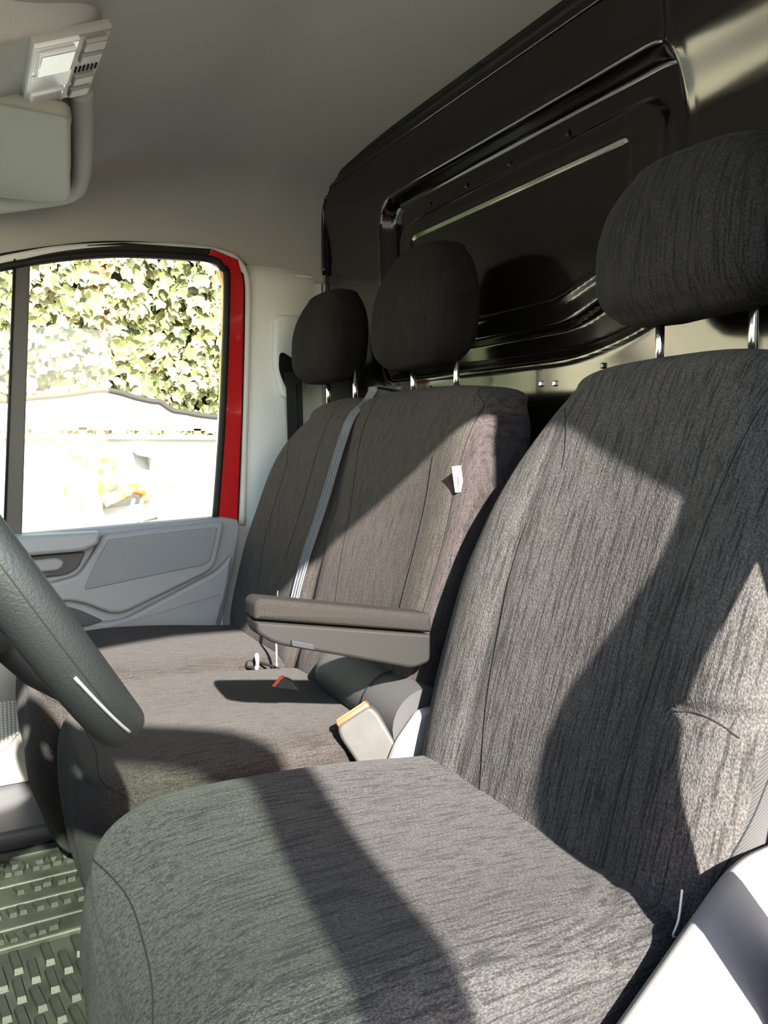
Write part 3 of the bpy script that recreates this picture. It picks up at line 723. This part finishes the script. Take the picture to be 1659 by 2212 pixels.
prism('bin_opening', rounded([(-.10, .468), (-.235, .475), (-.265, .462), (-.318, .430), (-.285, .420), (-.10, .40)], [.01, .02, .03, .01, .02, .01], 5), 2.0445, 2.050, RECESS, dr, .002)
gr = prism('speaker_grille', rounded([(.10, .10), (-.085, .14), (-.135, .20), (-.145, .245), (-.10, .262), (.10, .27)], .015, 4), 2.045, 2.060, DOORB, dr, .003)
v, f = [], []   # perforation studs of the grille
for i in range(24):
    for j in range(18):
        y, z = -.13+i*.0085, .145+j*.0065
        if z < .145+max(0, (-.085-y))*1.1: continue
        b = len(v); s_ = .0026
        v += [(2.0445, y-s_, z-s_), (2.0445, y+s_, z-s_), (2.0445, y+s_, z+s_), (2.0445, y-s_, z+s_), (2.043, y, z)]
        f += [(b, b+1, b+4), (b+1, b+2, b+4), (b+2, b+3, b+4), (b+3, b, b+4)]
gs = mk('grille_mesh', v, f, TRIML, gr, False); gs['kind'] = 'stuff'
# window frame: red inner frame, black seals, divider, pane
fr = [(-.624, .66), (-.650, .95), (-.668, 1.30), (-.655, 1.345), (-.61, 1.365), (-.40, 1.352), (-.25, 1.325), (-.10, 1.282), (.10, 1.21), (.28, 1.12), (.42, 1.02)]
fo = [(-.686, .64), (-.704, .95), (-.716, 1.31), (-.70, 1.372), (-.63, 1.392), (-.40, 1.380), (-.25, 1.352), (-.10, 1.31), (.10, 1.24), (.29, 1.15), (.44, 1.05)]
prism('window_frame', fr[:5]+fo[:5][::-1], 2.10, 2.15, REDP, dr, .003)
prism('window_header', fr[4:]+fo[4:][::-1], 2.10, 2.15, RUBBER, dr, .003)
tube('window_seal', [(2.102, y, z) for y, z in fr], .010, RUBBER, dr, 8, sm=5)
tube('door_seal', [(2.110, y, z) for y, z in fo], .006, RUBBER, dr, 8, sm=5)
prism('window_divider', [(-.104, .64), (-.142, .64), (-.183, 1.31), (-.150, 1.31)], 2.100, 2.125, BEZEL, dr, .003)
prism('divider_seal', [(-.100, .64), (-.105, .64), (-.151, 1.31), (-.146, 1.31)], 2.097, 2.122, RUBBER, dr)
prism('window_pane', [(-.66, .64), (-.685, 1.30), (-.685, 1.375), (-.60, 1.385), (-.25, 1.35), (.10, 1.24), (.40, 1.05), (.40, .62)], 2.126, 2.130, GLASS, dr)

# ================================================================ DRIVER DOOR (open, beside the camera)
d2 = thing('door_2', None, None, kind='structure')
def dbox(name, a0, a1, z0, z1, m, t=.03, par=None, bev=.006):
    return box(name, a0, a1, -t, t, z0, z1, m, par or d2, bev, 2, DM)
hx, hy = .30, .42
rx, ry = -.40, -.235
ang = math.atan2(ry-hy, rx-hx); LD = math.hypot(rx-hx, ry-hy)
DM = Matrix.Translation((hx, hy, 0)) @ Matrix.Rotation(ang, 4, 'Z')
def dpr(name, poly, m, t, bev=.006, hole=None):
    o = prism(name, poly, -t, t, m, d2, bev, 'y', 2, hole); o.data.transform(DM); return o
dpr('door_shell', rounded([(0, -.12), (LD-.15, -.12), (LD-.06, .25), (LD-.04, .66), (0, .64)], .03), REDP, .045)
outer = rounded([(0, .64), (LD-.04, .66), (LD-.068, 1.30), (LD-.14, 1.33), (.42, 1.30), (.20, 1.15)], [.0, .01, .09, .05, .1, .05], 6)
inner = rounded([(.05, .655), (LD-.130, .675), (LD-.140, 1.235), (LD-.20, 1.255), (.44, 1.235), (.24, 1.11)], [.0, .06, .09, .05, .1, .05], 6)
dpr('window_frame', outer, REDP, .022, 0, inner)
dpr('window_pane', inner, GLASSD, .002, 0)

# ================================================================ FLOOR MAT
fm = thing('floor_mat', 'olive-black rubber floor mat with raised tread blocks before the bench seat', 'floor mat')
box('mat_sheet', 1.10, 1.775, -.50, .28, .001, .012, MATM, fm, .004)
for x0, x1, h in ((1.735, 1.765, .022), (1.630, 1.660, .018), (1.555, 1.585, .018), (1.478, 1.508, .018), (1.412, 1.424, .024)):
    box('mat_rib', x0, x1, -.46, .24, .010, h, MATM, fm, .004, 2)
def blockmesh(lx, ly, h, sk):
    bm = bmesh.new(); bbox(bm, -lx/2, lx/2, -ly/2, ly/2, 0, h)
    for vv in bm.verts: vv.co.y += sk*vv.co.x; 
    for vv in bm.verts:
        if vv.co.z > h/2: vv.co.x *= .85; vv.co.y *= .85
    me = bpy.data.meshes.new('tread_block'); bmesh.ops.recalc_face_normals(bm, faces=bm.faces); bm.to_mesh(me); bm.free(); me.materials.append(MATM); return me
small = [blockmesh(.026, .013, .010, .25), blockmesh(.020, .016, .010, -.3)]; big = blockmesh(.062, .014, .011, .12)
for xr in (1.698, 1.608, 1.532, 1.452):
    for i in range(18):
        y = -.30+i*.024+random.uniform(-.004, .004)
        for dx in ((-.013, .013) if xr > 1.65 else (0,)):
            if random.random() < .12: continue
            o = bpy.data.objects.new('tread_block', random.choice(small)); o.location = (xr+dx+random.uniform(-.004, .004), y+dx*.4, .010); o.rotation_euler.z = random.uniform(-.1, .1); link(o, fm)
for r in range(4):
    for i in range(16):
        o = bpy.data.objects.new('tread_block', big); o.location = (1.375-r*.075-(i % 2)*.036, -.30+i*.024, .010); o.rotation_euler.z = random.uniform(-.06, .06); link(o, fm)
tube('mat_button', [(1.70+.016*math.cos(a*.4), -.205+.016*math.sin(a*.4), .014) for a in range(16)], .003, MATM, fm, 6, True)

# ================================================================ OUTSIDE
cn = thing('skip_container', 'white steel skip container with a rusty lifting hook outside the far window', 'container')
X = 5.0
prism('side_wall', [(1.2, -.3), (-2.6, -.3), (-2.6, .948), (1.2, .942)], X, X+.06, WHITEP, cn, .004)
prism('top_rail', [(1.2, .915), (-2.6, .920), (-2.6, .950), (1.2, .944)], X-.05, X+.02, WHITEP, cn, .006)
lid = smooth2([(1.2, 1.08), (.5, 1.11), (-.251, 1.135), (-.396, 1.153), (-.621, 1.183), (-.791, 1.214), (-.90, 1.203), (-1.0, 1.175), (-1.10, 1.155), (-1.15, 1.150), (-1.22, 1.105), (-1.30, 1.092), (-1.55, 1.062), (-2.6, 1.0)], 5)
prism('lid_board', [(-2.6, .981), (1.2, .968)]+lid, X, X+.05, WHITEP, cn)
tube('lid_edge', [(X-.002, y, z) for y, z in lid], .017, CANVAS, cn, 7)
for y in (-.075, -.69, -1.38, .6, -2.0): box('lid_post', X, X+.04, y-.024, y+.024, .93, .99, BROWN, cn)
for y0, y1 in ((-.598, -.702), (-.970, -1.070)):
    prism('gusset', [(y0, .848), (y1, .848), (y1+.012, .808), (y0-.03, .820)], X-.13, X, WHITEP, cn, .003)
prism('leg', [(-.708, .80), (-.770, .80), (-.770, .30), (-.690, .30)], X-.13, X, WHITEP, cn, .004)
prism('leg', [(-1.06, .82), (-1.085, .82), (-1.16, .30), (-1.13, .30)], X-.13, X, WHITEP, cn, .004)
prism('leg_web', [(-.77, .50), (-1.09, .53), (-1.12, .44), (-.77, .36)], X-.03, X-.004, WHITEP, cn, .003)
hkp = [(X-.09, -.80, .80), (X-.10, -.79, .70), (X-.10, -.775, .60), (X-.11, -.80, .555), (X-.12, -.87, .585), (X-.12, -.95, .625), (X-.11, -1.01, .615), (X-.10, -1.03, .575), (X-.09, -1.01, .545)]
tube('lifting_hook', hkp, [.055, .05, .045, .045, .035, .035, .04, .035, .02]*1, RUST, cn, 12)
prism('hook_plate', rounded([(-.79, .80), (-.86, .80), (-.87, .70), (-.84, .62), (-.78, .60)], .02), X-.12, X-.07, RUST, cn, .006)
for dy in (0, .05): tube('cable', [(X-.13, -1.0+dy, .56), (X-.15, -.985+dy*1.1, .50), (X-.14, -.99+dy*1.2, .42), (X-.14, -.98+dy, .30)], .011, CABLE, cn, 7, sm=4)
for y, z, a, b in ((-.58, .66, .008, .09), (-.66, .505, .012, .02), (-1.20, .80, .01, .014), (-.76, 1.04, .03, .02), (-1.22, .60, .014, .03), (-1.40, 1.03, .012, .012)):
    prism('rust_patch', rounded([(y-a, z-b), (y+a, z-b*.8), (y+a*.8, z+b), (y-a*.6, z+b)], .01), X-.0035, X-.001, RUST, cn)
# ivy
iv = thing('ivy_hedge', 'dense sunlit ivy hedge behind the white container outside the far window', 'hedge')
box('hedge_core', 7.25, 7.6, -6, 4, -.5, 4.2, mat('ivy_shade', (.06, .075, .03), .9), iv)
def leafshape(s):
    return [(-.0*s, -.55*s), (.42*s, -.30*s), (.50*s, .12*s), (.20*s, .20*s), (0, .62*s), (-.20*s, .20*s), (-.50*s, .12*s), (-.42*s, -.30*s)]
def leafpts(c, s, rx_, ry_, rz_):
    M_ = Matrix.Translation(c) @ Matrix.Rotation(rz_, 4, 'Z') @ Matrix.Rotation(ry_, 4, 'Y') @ Matrix.Rotation(rx_, 4, 'X')
    pp = [M_ @ Vector((-.12*s-.18*abs(a), a, b)) for a, b in leafshape(s)]
    return pp + [M_ @ Vector((0, 0, 0))]
LF = [(i, (i+1) % 8, 8) for i in range(8)]
lm = []
for mi in range(4):
    me = bpy.data.meshes.new('leaf'); me.from_pydata([tuple(p) for p in leafpts(Vector(), .10, 0, 0, 0)], [], LF); me.materials.append(LEAF[mi]); lm.append(me)
def spot():
    y = random.uniform(-3.3, .4); z = random.uniform(.55, 3.3)
    d = nz(y*1.3, z*1.3, 3)*.28+nz(y*3.5, z*3.5, 8)*.16
    return y, z, 7.02-d+random.uniform(-.10, .12)
for i in range(300):
    y, z, x = spot(); z = random.uniform(.9, 2.55); y = random.uniform(-2.4, -.3)
    o = bpy.data.objects.new('leaf', random.choices(lm, [5, 4, 2, 1])[0]); o.location = (x-.10, y, z)
    o.rotation_euler = (random.uniform(2.2, 4.1), random.uniform(-.7, .5), random.uniform(-.7, .7)); o.scale = (random.uniform(.7, 1.35),)*3; link(o, iv)
for mi, cnt in enumerate((3200, 2600, 1500, 700)):
    v, f = [], []
    for i in range(cnt):
        y, z, x = spot(); b = len(v)
        if -1.21 < y < -1.06 and z > 2.30: x += .2
        v += leafpts(Vector((x, y, z)), random.uniform(.06, .13), random.uniform(2.2, 4.1), random.uniform(-.8, .5), random.uniform(-.8, .8))
        f += [(a+b, c+b, d+b) for a, c, d in LF]
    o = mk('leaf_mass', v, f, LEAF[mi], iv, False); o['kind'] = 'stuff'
tube('timber_post', [(7.07, -1.13, -.5), (7.05, -1.15, 1.0), (7.07, -1.13, 2.2), (7.06, -1.14, 3.2)], [.075, .07, .065, .06], BROWN, iv, 10)  # brown wooden post behind the leaves, not an ivy stem
bl = thing('building', 'beige rendered building standing ahead of the van windscreen', 'building')
BM_ = Matrix.Translation((9, 14, 0)) @ Matrix.Rotation(math.radians(-62), 4, 'Z')
box('wall', -14, 14, 0, 6, -.5, 7, WALLB, bl, 0, 1, BM_); 
prism('roof', [(-.6, 7), (6.6, 7), (3, 9)], -14.5, 14.5, BROWN, bl).data.transform(BM_)
